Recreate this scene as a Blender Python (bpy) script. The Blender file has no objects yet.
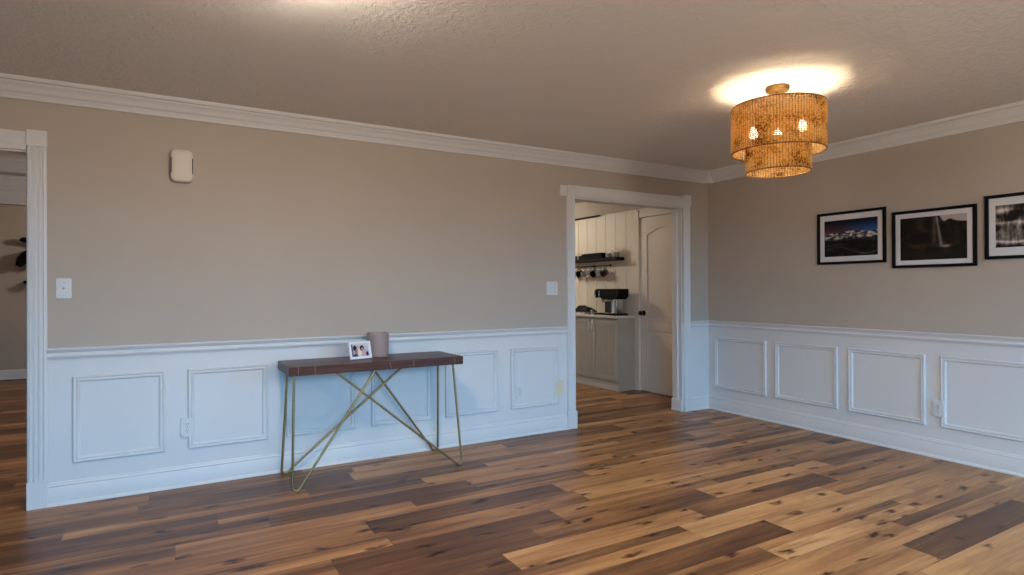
import bpy, bmesh, math, random
from mathutils import Vector, Matrix, noise

random.seed(7)
scene = bpy.context.scene
COL = scene.collection

# ------------------------------------------------------------------ camera
cam_d = bpy.data.cameras.new('camera')
cam = bpy.data.objects.new('camera', cam_d)
COL.objects.link(cam)
cam_d.sensor_width = 36.0
cam_d.lens = 588.46 * 36.0 / 1024.0
cam_d.clip_start = 0.05
YAW, PITCH, ROLL = math.radians(30.0025), math.radians(0.1597), math.radians(-0.239)
F_ = Vector((math.sin(YAW) * math.cos(PITCH), math.cos(YAW) * math.cos(PITCH), math.sin(PITCH)))
R0 = Vector((math.cos(YAW), -math.sin(YAW), 0))
U0 = R0.cross(F_)
R_ = R0 * math.cos(ROLL) + U0 * math.sin(ROLL)
U_ = -R0 * math.sin(ROLL) + U0 * math.cos(ROLL)
M4 = Matrix(((R_.x, U_.x, -F_.x, -4.8285), (R_.y, U_.y, -F_.y, -4.2818), (R_.z, U_.z, -F_.z, 1.2414), (0, 0, 0, 1)))
cam.matrix_world = M4
scene.camera = cam

# ------------------------------------------------------------------ world, exposure
world = bpy.data.worlds.new('world')
scene.world = world
world.use_nodes = True
wn = world.node_tree
bg = wn.nodes['Background']
w_tc = wn.nodes.new('ShaderNodeTexCoord')
w_sep = wn.nodes.new('ShaderNodeSeparateXYZ')
w_rmp = wn.nodes.new('ShaderNodeValToRGB')
wn.links.new(w_tc.outputs['Generated'], w_sep.inputs[0])
w_map = wn.nodes.new('ShaderNodeMath')
w_map.operation = 'MULTIPLY_ADD'
w_map.inputs[1].default_value = 0.5
w_map.inputs[2].default_value = 0.5
wn.links.new(w_sep.outputs['Z'], w_map.inputs[0])
wn.links.new(w_map.outputs[0], w_rmp.inputs['Fac'])
e = w_rmp.color_ramp.elements
e[0].position, e[0].color = 0.49, (0.035, 0.035, 0.03, 1)      # lawn and drive outside
e[1].position, e[1].color = 0.53, (0.09, 0.53, 1.0, 1)         # clear sky
wn.links.new(w_rmp.outputs['Color'], bg.inputs['Color'])
bg.inputs['Strength'].default_value = 17.0
vs = scene.view_settings
vs.view_transform = 'Standard'
vs.look = 'None'
vs.gamma = 1.0
vs.use_curve_mapping = False
vs.exposure = 0.08


def srgb(r, g, b):
    f = lambda c: (c / 255 / 12.92) if c / 255 <= 0.04045 else ((c / 255 + 0.055) / 1.055) ** 2.4
    return (f(r), f(g), f(b), 1.0)


def area_light(name, loc, target, sx, sy, power, color, spread=180):
    d = bpy.data.lights.new(name, 'AREA')
    d.shape = 'RECTANGLE'
    d.size, d.size_y = sx, sy
    d.energy = power
    d.color = color
    d.spread = math.radians(spread)
    o = bpy.data.objects.new(name, d)
    COL.objects.link(o)
    o.location = loc
    o.rotation_euler = (Vector(target) - Vector(loc)).to_track_quat('-Z', 'Y').to_euler()
    return o


def point_light(name, loc, power, color, rad=0.05):
    d = bpy.data.lights.new(name, 'POINT')
    d.energy = power
    d.color = color
    d.shadow_soft_size = rad
    o = bpy.data.objects.new(name, d)
    COL.objects.link(o)
    o.location = loc
    return o


# daylight: the sky seen through the two windows of the wall behind the camera (portals guide it)
def portal(x0, x1, z0, z1, y):
    o = area_light('window_portal', ((x0 + x1) / 2, y, (z0 + z1) / 2), ((x0 + x1) / 2, 0, (z0 + z1) / 2), x1 - x0, z1 - z0, 1, (1, 1, 1))
    o.data.cycles.is_portal = True


WIN = [(-6.1, -4.0), (-1.95, -0.45)]
WZ0, WZ1 = 0.45, 2.18
for wx0, wx1 in WIN:
    portal(wx0 + 0.05, wx1 - 0.05, WZ0 + 0.05, WZ1 - 0.05, -5.58)
# kitchen and far hallway ceiling lights (out of the frame), plus a front hall fill
point_light('kitchen_light', (-1.15, 3.3, 2.25), 56, (1.0, 0.91, 0.76), 0.12)
point_light('hall_light', (-4.3, 1.25, 1.6), 38, (1.0, 0.93, 0.86), 0.15)  # added fill to brighten the front hall crown, not a real fitting
point_light('hall_light', (-5.0, 5.1, 2.25), 52, (1.0, 0.90, 0.76), 0.06)

WARM = (1.0, 0.79, 0.52)
PENDANT_POWER = 40.0
# added warm fill behind the camera; no lamp stands there
point_light('warm_fill_light', (-3.3, -5.1, 1.70), 124, (1.0, 0.90, 0.77), 0.20)


# ------------------------------------------------------------------ materials
def new_mat(name):
    m = bpy.data.materials.new(name)
    m.use_nodes = True
    nt = m.node_tree
    b = nt.nodes['Principled BSDF']
    return m, nt, b


def N(nt, t, **kw):
    n = nt.nodes.new(t)
    for k, v in kw.items():
        setattr(n, k, v)
    return n


def ramp(nt, stops):
    r = N(nt, 'ShaderNodeValToRGB')
    e = r.color_ramp.elements
    while len(e) < len(stops):
        e.new(0.5)
    for i, (p, c) in enumerate(stops):
        e[i].position = p
        e[i].color = c
    return r


def mat(name, c, rough=0.5, metal=0.0, var=0.06, scale=6.0, bump=0.0, bscale=120.0, spec=0.5, coat=0.0, stretch=None):
    """plain painted / moulded surface: colour broken by soft noise, with a fine bump"""
    m, nt, b = new_mat(name)
    L = nt.links.new
    tc = N(nt, 'ShaderNodeTexCoord')
    src = tc.outputs['Object']
    if stretch:
        mp = N(nt, 'ShaderNodeMapping')
        mp.inputs['Scale'].default_value = stretch
        L(src, mp.inputs['Vector'])
        src = mp.outputs['Vector']
    nz = N(nt, 'ShaderNodeTexNoise')
    nz.inputs['Scale'].default_value = scale
    nz.inputs['Detail'].default_value = 4
    L(src, nz.inputs['Vector'])
    lo = tuple(x * (1 - var) for x in c[:3]) + (1,)
    hi = tuple(min(1, x * (1 + var)) for x in c[:3]) + (1,)
    r = ramp(nt, [(0.3, lo), (0.7, hi)])
    L(nz.outputs['Fac'], r.inputs['Fac'])
    L(r.outputs['Color'], b.inputs['Base Color'])
    b.inputs['Roughness'].default_value = rough
    b.inputs['Metallic'].default_value = metal
    b.inputs['Specular IOR Level'].default_value = spec
    b.inputs['Coat Weight'].default_value = coat
    if bump > 0:
        n2 = N(nt, 'ShaderNodeTexNoise')
        n2.inputs['Scale'].default_value = bscale
        n2.inputs['Detail'].default_value = 3
        L(src, n2.inputs['Vector'])
        bp = N(nt, 'ShaderNodeBump')
        bp.inputs['Strength'].default_value = bump
        bp.inputs['Distance'].default_value = 0.002
        L(n2.outputs['Fac'], bp.inputs['Height'])
        L(bp.outputs['Normal'], b.inputs['Normal'])
    return m


def emit_mat(name, c, strength):
    m, nt, b = new_mat(name)
    b.inputs['Base Color'].default_value = c
    b.inputs['Emission Color'].default_value = c
    b.inputs['Emission Strength'].default_value = strength
    return m


def glass_mat(name, c=(1, 1, 1, 1), rough=0.02):
    m, nt, b = new_mat(name)
    b.inputs['Base Color'].default_value = c
    b.inputs['Roughness'].default_value = rough
    b.inputs['Transmission Weight'].default_value = 1.0
    b.inputs['IOR'].default_value = 1.45
    return m


def ceiling_mat():
    m, nt, b = new_mat('knockdown_ceiling')
    L = nt.links.new
    tc = N(nt, 'ShaderNodeTexCoord')
    b.inputs['Base Color'].default_value = srgb(224, 218, 211)
    b.inputs['Roughness'].default_value = 0.75
    b.inputs['Specular IOR Level'].default_value = 0.3
    v = N(nt, 'ShaderNodeTexNoise')
    v.inputs['Scale'].default_value = 19
    v.inputs['Detail'].default_value = 5
    v.inputs['Roughness'].default_value = 0.65
    v.inputs['Distortion'].default_value = 1.2
    L(tc.outputs['Object'], v.inputs['Vector'])
    r = ramp(nt, [(0.42, (0, 0, 0, 1)), (0.62, (1, 1, 1, 1))])
    L(v.outputs['Fac'], r.inputs['Fac'])
    bp = N(nt, 'ShaderNodeBump')
    bp.inputs['Strength'].default_value = 0.55
    bp.inputs['Distance'].default_value = 0.006
    L(r.outputs['Color'], bp.inputs['Height'])
    L(bp.outputs['Normal'], b.inputs['Normal'])
    return m


def floor_mat():
    m, nt, b = new_mat('plank_floor')
    L = nt.links.new
    tc = N(nt, 'ShaderNodeTexCoord')
    tone = N(nt, 'ShaderNodeAttribute', attribute_name='tone')
    rnd = N(nt, 'ShaderNodeAttribute', attribute_name='rnd')
    uv = N(nt, 'ShaderNodeUVMap', uv_map='plank_uv')
    comb = N(nt, 'ShaderNodeCombineXYZ')
    mul = N(nt, 'ShaderNodeMath', operation='MULTIPLY')
    mul.inputs[1].default_value = 53.0
    L(rnd.outputs['Fac'], mul.inputs[0])
    L(mul.outputs[0], comb.inputs['Z'])
    L(mul.outputs[0], comb.inputs['X'])
    add = N(nt, 'ShaderNodeVectorMath', operation='ADD')
    L(tc.outputs['Object'], add.inputs[0])
    L(comb.outputs[0], add.inputs[1])

    def noise_n(sx, sy, scale, detail, rough=0.55, dist=0.0):
        mp = N(nt, 'ShaderNodeMapping')
        mp.inputs['Scale'].default_value = (sx, sy, 1)
        L(add.outputs[0], mp.inputs['Vector'])
        n = N(nt, 'ShaderNodeTexNoise')
        n.inputs['Scale'].default_value = scale
        n.inputs['Detail'].default_value = detail
        n.inputs['Roughness'].default_value = rough
        n.inputs['Distortion'].default_value = dist
        L(mp.outputs[0], n.inputs['Vector'])
        return n
    broad = noise_n(0.9, 9.0, 1.0, 3, 0.5, 0.3)
    grain = noise_n(2.2, 55.0, 1.0, 6, 0.65, 0.4)
    fine = noise_n(14.0, 220.0, 1.0, 3, 0.6)

    def madd(a, b_, k):
        n = N(nt, 'ShaderNodeMath', operation='MULTIPLY_ADD')
        L(a, n.inputs[0])
        n.inputs[1].default_value = k
        if isinstance(b_, float):
            n.inputs[2].default_value = b_
        else:
            L(b_, n.inputs[2])
        return n.outputs[0]
    v = madd(broad.outputs['Fac'], -0.22, 0.76)
    v = madd(grain.outputs['Fac'], v, 0.42)
    v = madd(fine.outputs['Fac'], v, 0.14)
    v2 = N(nt, 'ShaderNodeMath', operation='ADD')
    L(v, v2.inputs[0])
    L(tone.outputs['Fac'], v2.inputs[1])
    r = ramp(nt, [(0.0, srgb(64, 40, 26)), (0.28, srgb(104, 68, 43)), (0.50, srgb(160, 112, 70)), (0.72, srgb(196, 148, 98)), (1.0, srgb(218, 178, 130))])
    L(v2.outputs[0], r.inputs['Fac'])
    # knots and short cracks
    mp = N(nt, 'ShaderNodeMapping')
    mp.inputs['Scale'].default_value = (3.0, 7.5, 1.0)
    L(add.outputs[0], mp.inputs['Vector'])
    wob = N(nt, 'ShaderNodeTexNoise')
    wob.inputs['Scale'].default_value = 3.2
    wob.inputs['Detail'].default_value = 4
    L(mp.outputs[0], wob.inputs['Vector'])
    wm = N(nt, 'ShaderNodeMixRGB', blend_type='LINEAR_LIGHT')
    wm.inputs['Fac'].default_value = 0.34
    L(mp.outputs[0], wm.inputs['Color1'])
    L(wob.outputs['Color'], wm.inputs['Color2'])
    vo = N(nt, 'ShaderNodeTexVoronoi', voronoi_dimensions='2D')
    vo.inputs['Scale'].default_value = 1.0
    L(wm.outputs[0], vo.inputs['Vector'])
    kr = ramp(nt, [(0.02, (0.03, 0.016, 0.010, 1)), (0.065, (0.28, 0.19, 0.13, 1)), (0.19, (1, 1, 1, 1))])
    L(vo.outputs['Distance'], kr.inputs['Fac'])
    # only part of the cells carry a knot
    sel = N(nt, 'ShaderNodeSeparateColor')
    L(vo.outputs['Color'], sel.inputs[0])
    gt = N(nt, 'ShaderNodeMath', operation='GREATER_THAN')
    gt.inputs[1].default_value = 0.56
    L(sel.outputs[0], gt.inputs[0])
    km = N(nt, 'ShaderNodeMixRGB', blend_type='MULTIPLY')
    L(gt.outputs[0], km.inputs['Fac'])
    L(r.outputs['Color'], km.inputs['Color1'])
    L(kr.outputs['Color'], km.inputs['Color2'])
    # dark streaks along the grain
    st = noise_n(1.3, 20.0, 1.0, 5, 0.7, 0.8)
    sr = ramp(nt, [(0.33, (0.34, 0.26, 0.21, 1)), (0.50, (1, 1, 1, 1))])
    L(st.outputs['Fac'], sr.inputs['Fac'])
    sm = N(nt, 'ShaderNodeMixRGB', blend_type='MULTIPLY')
    sm.inputs['Fac'].default_value = 0.62
    L(km.outputs[0], sm.inputs['Color1'])
    L(sr.outputs['Color'], sm.inputs['Color2'])
    # joints: the bevelled plank edge
    sep = N(nt, 'ShaderNodeSeparateXYZ')
    L(uv.outputs[0], sep.inputs[0])
    mn = N(nt, 'ShaderNodeMath', operation='MINIMUM')
    L(sep.outputs['X'], mn.inputs[0])
    L(sep.outputs['Y'], mn.inputs[1])
    jr = ramp(nt, [(0.0, (0.30, 0.26, 0.24, 1)), (0.0035, (1, 1, 1, 1))])
    L(mn.outputs[0], jr.inputs['Fac'])
    jm = N(nt, 'ShaderNodeMixRGB', blend_type='MULTIPLY')
    jm.inputs['Fac'].default_value = 0.8
    L(sm.outputs[0], jm.inputs['Color1'])
    L(jr.outputs['Color'], jm.inputs['Color2'])
    L(jm.outputs[0], b.inputs['Base Color'])
    b.inputs['Roughness'].default_value = 0.36
    b.inputs['Specular IOR Level'].default_value = 0.30
    bp = N(nt, 'ShaderNodeBump')
    bp.inputs['Strength'].default_value = 0.25
    bp.inputs['Distance'].default_value = 0.001
    L(v, bp.inputs['Height'])
    L(bp.outputs['Normal'], b.inputs['Normal'])
    return m


def rattan_mat():
    m, nt, b = new_mat('woven_rattan')
    L = nt.links.new
    tc = N(nt, 'ShaderNodeTexCoord')
    nz = N(nt, 'ShaderNodeAttribute', attribute_name='tone')
    r = ramp(nt, [(0.08, srgb(112, 70, 30)), (0.40, srgb(226, 184, 108)), (0.75, srgb(250, 224, 164))])
    L(nz.outputs['Fac'], r.inputs['Fac'])
    L(r.outputs['Color'], b.inputs['Base Color'])
    b.inputs['Roughness'].default_value = 0.7
    tr = N(nt, 'ShaderNodeBsdfTranslucent')
    L(r.outputs['Color'], tr.inputs['Color'])
    mx = N(nt, 'ShaderNodeMixShader')
    mx.inputs[0].default_value = 0.78
    L(b.outputs[0], mx.inputs[1])
    L(tr.outputs[0], mx.inputs[2])
    L(mx.outputs[0], nt.nodes['Material Output'].inputs['Surface'])
    return m


def attr_mat(name, rough=0.3):
    m, nt, b = new_mat(name)
    a = N(nt, 'ShaderNodeAttribute', attribute_name='ink')
    nt.links.new(a.outputs['Color'], b.inputs['Base Color'])
    b.inputs['Roughness'].default_value = rough
    b.inputs['Specular IOR Level'].default_value = 0.15
    return m


def wood_mat(name, lo, hi, rough=0.35, spec=0.5):
    m, nt, b = new_mat(name)
    L = nt.links.new
    tc = N(nt, 'ShaderNodeTexCoord')
    mp = N(nt, 'ShaderNodeMapping')
    mp.inputs['Scale'].default_value = (2.5, 34, 34)
    L(tc.outputs['Object'], mp.inputs['Vector'])
    nz = N(nt, 'ShaderNodeTexNoise')
    nz.inputs['Scale'].default_value = 1.0
    nz.inputs['Detail'].default_value = 6
    nz.inputs['Distortion'].default_value = 0.6
    L(mp.outputs[0], nz.inputs['Vector'])
    r = ramp(nt, [(0.3, lo), (0.7, hi)])
    L(nz.outputs['Fac'], r.inputs['Fac'])
    L(r.outputs['Color'], b.inputs['Base Color'])
    b.inputs['Roughness'].default_value = rough
    b.inputs['Specular IOR Level'].default_value = spec
    return m


def pane_mat():
    m, nt, b = new_mat('window_glass')
    t = N(nt, 'ShaderNodeBsdfTransparent')
    g = N(nt, 'ShaderNodeBsdfGlossy')
    g.inputs['Roughness'].default_value = 0.02
    mx = N(nt, 'ShaderNodeMixShader')
    mx.inputs[0].default_value = 0.06
    nt.links.new(t.outputs[0], mx.inputs[1])
    nt.links.new(g.outputs[0], mx.inputs[2])
    nt.links.new(mx.outputs[0], nt.nodes['Material Output'].inputs['Surface'])
    return m


M = dict(
    pane=pane_mat(),
    paint=mat('taupe_paint', srgb(175, 164, 153), 0.75, var=0.02, scale=2, bump=0.12, bscale=160, spec=0.3),
    trim=mat('white_trim_paint', srgb(207, 206, 207), 0.42, var=0.01, scale=3, spec=0.4),
    ceil=ceiling_mat(), floor=floor_mat(), rattan=rattan_mat(),
    rim=mat('wrapped_cane', srgb(130, 84, 42), 0.6, var=0.2, scale=60),
    legbrass=mat('aged_brass', srgb(158, 134, 92), 0.36, 1.0, 0.10, 30),
    brass=mat('brushed_brass', srgb(190, 158, 104), 0.33, 1.0, 0.10, 30),
    walnut=wood_mat('dark_walnut', srgb(40, 18, 13), srgb(92, 48, 34), 0.36, 0.32),
    inlay=mat('brass_inlay', srgb(150, 108, 74), 0.45, 0.5, 0.08, 20),
    ceramic=mat('taupe_ceramic', srgb(158, 136, 130), 0.36, var=0.05, scale=9),
    black=mat('black_lacquer', srgb(9, 8, 8), 0.5, var=0.1, spec=0.12),
    blackmatte=mat('matte_black', srgb(15, 14, 14), 0.75, var=0.15, scale=14, spec=0.12),
    matboard=mat('picture_mat_board', srgb(205, 202, 204), 0.8, var=0.01),
    plastic=mat('white_plastic', srgb(206, 205, 205), 0.35, var=0.01),
    ivory=mat('ivory_plastic', srgb(214, 200, 172), 0.4, var=0.02),
    slot=mat('dark_slot', srgb(38, 36, 36), 0.6, var=0.05),
    chime=mat('chime_cream', srgb(205, 196, 184), 0.5, var=0.02),
    cabinet=mat('greige_cabinet_paint', srgb(168, 160, 148), 0.5, var=0.02, scale=3),
    counter=mat('pale_counter', srgb(206, 200, 190), 0.3, var=0.06, scale=26),
    ship=mat('white_board_paint', srgb(214, 204, 188), 0.55, var=0.03, scale=4),
    steel=mat('brushed_steel', srgb(196, 192, 186), 0.22, 1.0, 0.06, 40),
    darkmetal=mat('dark_bronze', srgb(34, 28, 24), 0.4, 0.7, 0.1),
    shelfwood=wood_mat('black_stained_wood', srgb(13, 10, 9), srgb(26, 20, 17), 0.65, 0.12),
    glass=glass_mat('clear_glass'),
    smoke=mat('smoked_tank', srgb(44, 44, 48), 0.12, var=0.05),
    whitemug=mat('white_glaze', srgb(206, 200, 192), 0.2, var=0.03),
    brownmug=mat('brown_glaze', srgb(92, 68, 54), 0.3, var=0.12),
    cloth=mat('black_cloth', srgb(16, 15, 16), 0.9, var=0.2, scale=30, bump=0.5, bscale=300),
    whiteframe=mat('white_photo_frame', srgb(226, 224, 232), 0.35, var=0.01),
    bulb=emit_mat('lit_bulb', (1.0, 0.90, 0.80, 1), 9.0),
    dome=emit_mat('lit_dome', (1.0, 0.87, 0.72, 1), 133.0),
    print=attr_mat('photo_print', 0.28),
    screen=mat('door_paint', srgb(218, 208, 196), 0.45, var=0.02, scale=3),
)


# ------------------------------------------------------------------ mesh builder
class MB:
    def __init__(s):
        s.v, s.f, s.mi = [], [], []

    def add(s, verts, faces, mi=0):
        o = len(s.v)
        s.v += [tuple(v) for v in verts]
        s.f += [tuple(i + o for i in f) for f in faces]
        s.mi += [mi] * len(faces)
        return s

    def box(s, a, b, mi=0):
        x0, x1 = sorted((a[0], b[0]))
        y0, y1 = sorted((a[1], b[1]))
        z0, z1 = sorted((a[2], b[2]))
        return s.add([(x0, y0, z0), (x1, y0, z0), (x1, y1, z0), (x0, y1, z0), (x0, y0, z1), (x1, y0, z1), (x1, y1, z1), (x0, y1, z1)],
                     [(0, 3, 2, 1), (4, 5, 6, 7), (0, 1, 5, 4), (1, 2, 6, 5), (2, 3, 7, 6), (3, 0, 4, 7)], mi)

    def sweep(s, prof, p0, d, length, u, v, m0=0.0, m1=0.0, mi=0):
        """profile points (a along u, b along v) swept from p0 along d; ends sheared by m*a (mitres)"""
        p0, d, u, v = Vector(p0), Vector(d), Vector(u), Vector(v)
        n = len(prof)
        A = [p0 + u * a + v * b + d * (m0 * a) for a, b in prof]
        B = [p0 + u * a + v * b + d * (length + m1 * a) for a, b in prof]
        f = [(i, (i + 1) % n, n + (i + 1) % n, n + i) for i in range(n)]
        f += [tuple(range(n))[::-1], tuple(range(n, 2 * n))]
        return s.add(A + B, f, mi)

    def tube(s, pts, r, seg=10, mi=0, closed=False):
        pts = [Vector(p) for p in pts]
        n = len(pts)
        rr = r if isinstance(r, (list, tuple)) else [r] * n
        t = []
        for i in range(n):
            if closed:
                t.append((pts[(i + 1) % n] - pts[i - 1]).normalized())
            else:
                t.append((pts[min(i + 1, n - 1)] - pts[max(i - 1, 0)]).normalized())
        ref = Vector((0, 0, 1)) if abs(t[0].z) < 0.9 else Vector((1, 0, 0))
        nrm = t[0].cross(ref).normalized()
        vs_, fs = [], []
        for i in range(n):
            nrm = (nrm - t[i] * nrm.dot(t[i])).normalized()
            bn = t[i].cross(nrm)
            for k in range(seg):
                a = 2 * math.pi * k / seg
                vs_.append(pts[i] + (nrm * math.cos(a) + bn * math.sin(a)) * rr[i])
        m = n if closed else n - 1
        for i in range(m):
            j = (i + 1) % n
            for k in range(seg):
                q = (k + 1) % seg
                fs.append((i * seg + k, i * seg + q, j * seg + q, j * seg + k))
        if not closed:
            fs += [tuple(range(seg))[::-1], tuple(range((n - 1) * seg, n * seg))]
        return s.add(vs_, fs, mi)

    def lathe(s, prof, c=(0, 0, 0), seg=32, mi=0, axis='z'):
        vs_, fs = [], []
        n = len(prof)
        for k in range(seg):
            a = 2 * math.pi * k / seg
            for r, z in prof:
                p = (r * math.cos(a), r * math.sin(a), z)
                if axis == 'x':
                    p = (p[2], p[0], p[1])
                elif axis == 'y':
                    p = (p[0], p[2], -p[1])
                vs_.append((p[0] + c[0], p[1] + c[1], p[2] + c[2]))
        for k in range(seg):
            q = (k + 1) % seg
            for i in range(n - 1):
                fs.append((k * n + i, q * n + i, q * n + i + 1, k * n + i + 1))
        return s.add(vs_, fs, mi)

    def prism(s, poly, z0, z1, f, mi=0):
        """polygon (a,b) extruded between z0,z1; f maps (a,b,c) to a point"""
        n = len(poly)
        A = [f(a, b, z0) for a, b in poly]
        B = [f(a, b, z1) for a, b in poly]
        fs = [(i, (i + 1) % n, n + (i + 1) % n, n + i) for i in range(n)] + [tuple(range(n))[::-1], tuple(range(n, 2 * n))]
        return s.add(A + B, fs, mi)

    def build(s, name, mats, parent=None, bevel=0.0, smooth=True, angle=38, recalc=True):
        me = bpy.data.meshes.new(name)
        o0 = Vector((0, 0, 0))
        if parent is not None:
            o0 = world_loc(parent)
        me.from_pydata([tuple(Vector(v) - o0) for v in s.v], [], s.f)
        mats = mats if isinstance(mats, (list, tuple)) else [mats]
        for m in mats:
            me.materials.append(m)
        me.polygons.foreach_set('material_index', s.mi)
        if recalc:
            bm = bmesh.new()
            bm.from_mesh(me)
            bmesh.ops.remove_doubles(bm, verts=bm.verts, dist=1e-6)
            bmesh.ops.recalc_face_normals(bm, faces=bm.faces)
            bm.to_mesh(me)
            bm.free()
        if smooth:
            me.polygons.foreach_set('use_smooth', [True] * len(me.polygons))
            me.set_sharp_from_angle(angle=math.radians(angle))
        me.update()
        o = bpy.data.objects.new(name, me)
        COL.objects.link(o)
        if parent is not None:
            o.parent = parent
        if bevel > 0:
            b = o.modifiers.new('bevel', 'BEVEL')
            b.width = bevel
            b.segments = 2
            b.limit_method = 'ANGLE'
            b.angle_limit = math.radians(40)
        return o


def world_loc(o):
    p = Vector(o.location)
    while o.parent is not None:
        o = o.parent
        p = p + Vector(o.location)
    return p


def thing(name, label, cat, loc, group=None):
    o = bpy.data.objects.new(name, None)
    o.empty_display_size = 0.05
    COL.objects.link(o)
    o.location = loc
    o['label'] = label
    o['category'] = cat
    if group:
        o['group'] = group
    return o


def tag(o, label, cat, group=None):
    o['label'] = label
    o['category'] = cat
    if group:
        o['group'] = group
    return o


def struct(o):
    o['kind'] = 'structure'
    return o


def recenter(o, loc):
    """move a single-mesh thing's origin to loc"""
    d = Vector(loc)
    for v in o.data.vertices:
        v.co -= d
    o.location = d
    return o


trim_no = [0]


def trim(mb, m=None, **kw):
    trim_no[0] += 1
    return struct(mb.build('trim_%d' % trim_no[0], m or M['trim'], **kw))


H = 2.44          # ceiling
RAIL = 0.91       # top of chair rail
X, Y, Z = Vector((1, 0, 0)), Vector((0, 1, 0)), Vector((0, 0, 1))

# ------------------------------------------------------------------ floor
XW, YS = -7.6, -5.6
ROW = 0.178
known = {  # row index -> list of (x0, x1, tone); rows counted from y = -2.58; some left tones lowered for dim light
    -3: [(-3.2, -2.0, 0.12), (-2.0, -0.8, 0.16), (-0.8, 0.2, 0.10)],
    -2: [(-2.985, -1.785, 0.02), (-1.785, -0.585, -0.27), (-0.585, 0.2, 0.06)],
    -1: [(-2.73, -1.53, 0.05), (-1.53, -0.33, -0.24), (-0.33, 0.2, 0.08)],
    0: [(-3.6, -2.4, -0.02), (-2.4, -1.2, 0.13), (-1.2, 0.2, 0.08)],
    1: [(-3.29, -2.09, -0.24), (-2.09, -0.89, 0.12), (-0.89, 0.2, 0.04)],
    2: [(-3.74, -2.54, 0.02), (-2.54, -1.34, 0.16), (-1.34, 0.2, 0.05)],
    3: [(-3.495, -2.312, 0.09), (-2.312, -1.11, -0.22), (-1.11, 0.2, 0.02)],
    4: [(-4.4, -3.23, -0.22), (-3.23, -2.03, -0.14), (-2.03, -0.83, 0.12), (-0.83, 0.2, -0.14)],
    5: [(-3.0, -1.8, 0.03), (-1.8, -0.6, -0.06)],
    7: [(-5.14, -3.94, -0.02), (-3.94, -2.74, -0.20)],
    8: [(-6.0, -4.82, -0.16), (-4.82, -3.62, -0.01)],
    9: [(-4.38, -3.18, -0.20), (-3.18, -1.98, 0.04)],
    10: [(-5.82, -4.62, -0.22), (-4.62, -3.42, -0.03)],
    12: [(-6.2, -5.0, -0.06), (-5.0, -3.8, -0.20)],
}
fv, ff, ftone, frnd, fuv = [], [], [], [], []
k0 = math.floor((YS + 2.58) / ROW)
k1 = math.ceil((6.5 + 2.58) / ROW)
rng = random.Random(21)
for k in range(k0, k1):
    ya, yb = -2.58 + ROW * k, -2.58 + ROW * (k + 1)
    ya, yb = max(ya, YS), min(yb, 6.5)
    pl = list(known.get(k, []))
    if not pl:
        x = 0.2 - rng.uniform(0.1, 1.2)
        pl = [(x, 0.2, rng.uniform(-0.14, 0.15))]
    pl.sort()
    x = pl[0][0]
    while x > XW:
        t = rng.choice([-0.24, -0.16, -0.10, -0.04, 0.02] if x < -3.0 else [-0.20, -0.10, -0.03, 0.04, 0.08, 0.12])  # left boards drawn darker: the dimmer light there is put into their tone
        pl.append((x - 1.2, x, t))
        x -= 1.2
    x = max(p[1] for p in pl)
    while x < 0.2:
        pl.append((x, x + 1.2, rng.uniform(-0.14, 0.12)))
        x += 1.2
    for (xa, xb, t) in pl:
        xa, xb = max(xa, XW), min(xb, 0.2)
        if xb <= xa:
            continue
        t += 0.05 if xa > -3.3 else 0.025  # right boards lifted more, lamplight added to the tone
        rr = rng.random()
        # some boards carry a dark heartwood band along one long edge
        if k == -1 and abs(xa + 1.53) < 0.01:
            bands = [(ya, ya + 0.105, t + 0.26, 0.0), (ya + 0.105, yb, t, 0.05)]
        elif k not in (-2, 1, 3) and t > -0.12 and rng.random() < 0.42:
            m_ = ya + (yb - ya) * rng.uniform(0.35, 0.65)
            d_ = rng.uniform(0.10, 0.18)
            lo_, hi_ = (t - d_, t + 0.03) if rng.random() < 0.5 else (t + 0.03, t - d_)
            bands = [(ya, m_, lo_, 0.0), (m_, yb, hi_, 0.05)]
        else:
            bands = [(ya, yb, t, 0.0)]
        for y0_, y1_, tt, v0 in bands:
            o = len(fv)
            fv += [(xa, y0_, 0), (xb, y0_, 0), (xb, y1_, 0), (xa, y1_, 0)]
            ff.append((o, o + 1, o + 2, o + 3))
            ftone.append(tt)
            frnd.append(rr)
            fuv += [(0, v0), (xb - xa, v0), (xb - xa, v0 + y1_ - y0_), (0, v0 + y1_ - y0_)]
me = bpy.data.meshes.new('floor')
me.from_pydata(fv, [], ff)
me.materials.append(M['floor'])
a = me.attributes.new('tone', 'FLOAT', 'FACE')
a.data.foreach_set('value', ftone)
a = me.attributes.new('rnd', 'FLOAT', 'FACE')
a.data.foreach_set('value', frnd)
uvl = me.uv_layers.new(name='plank_uv')
uvl.data.foreach_set('uv', [c for p in fuv for c in p])
fl = bpy.data.objects.new('floor', me)
COL.objects.link(fl)
struct(fl)

# ------------------------------------------------------------------ ceiling and walls
struct(MB().box((XW, YS, H), (0.24, 6.5, H + 0.1)).build('ceiling', M['ceil'], smooth=False))

T = 0.12
LO0, LO1, LOH = -6.85, -5.543, 2.045     # left opening
KO0, KO1, KOH = -1.711, -0.372, 2.062    # kitchen doorway
w = MB()
for x0, x1 in ((XW, LO0), (LO1, KO0), (KO1, 0.0)):
    w.box((x0, 0, 0), (x1, T, RAIL - 0.02), 1)
    w.box((x0, 0, RAIL - 0.02), (x1, T, H), 0)
w.box((LO0, 0, LOH), (LO1, T, H), 0)
w.box((KO0, 0, KOH), (KO1, T, H), 0)
struct(w.build('wall_left', [M['paint'], M['trim']], smooth=False))
w = MB()
w.box((0, YS, 0), (0.12, T, RAIL - 0.02), 1).box((0, YS, RAIL - 0.02), (0.12, T, H), 0)
struct(w.build('wall_right', [M['paint'], M['trim']], smooth=False))
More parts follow.
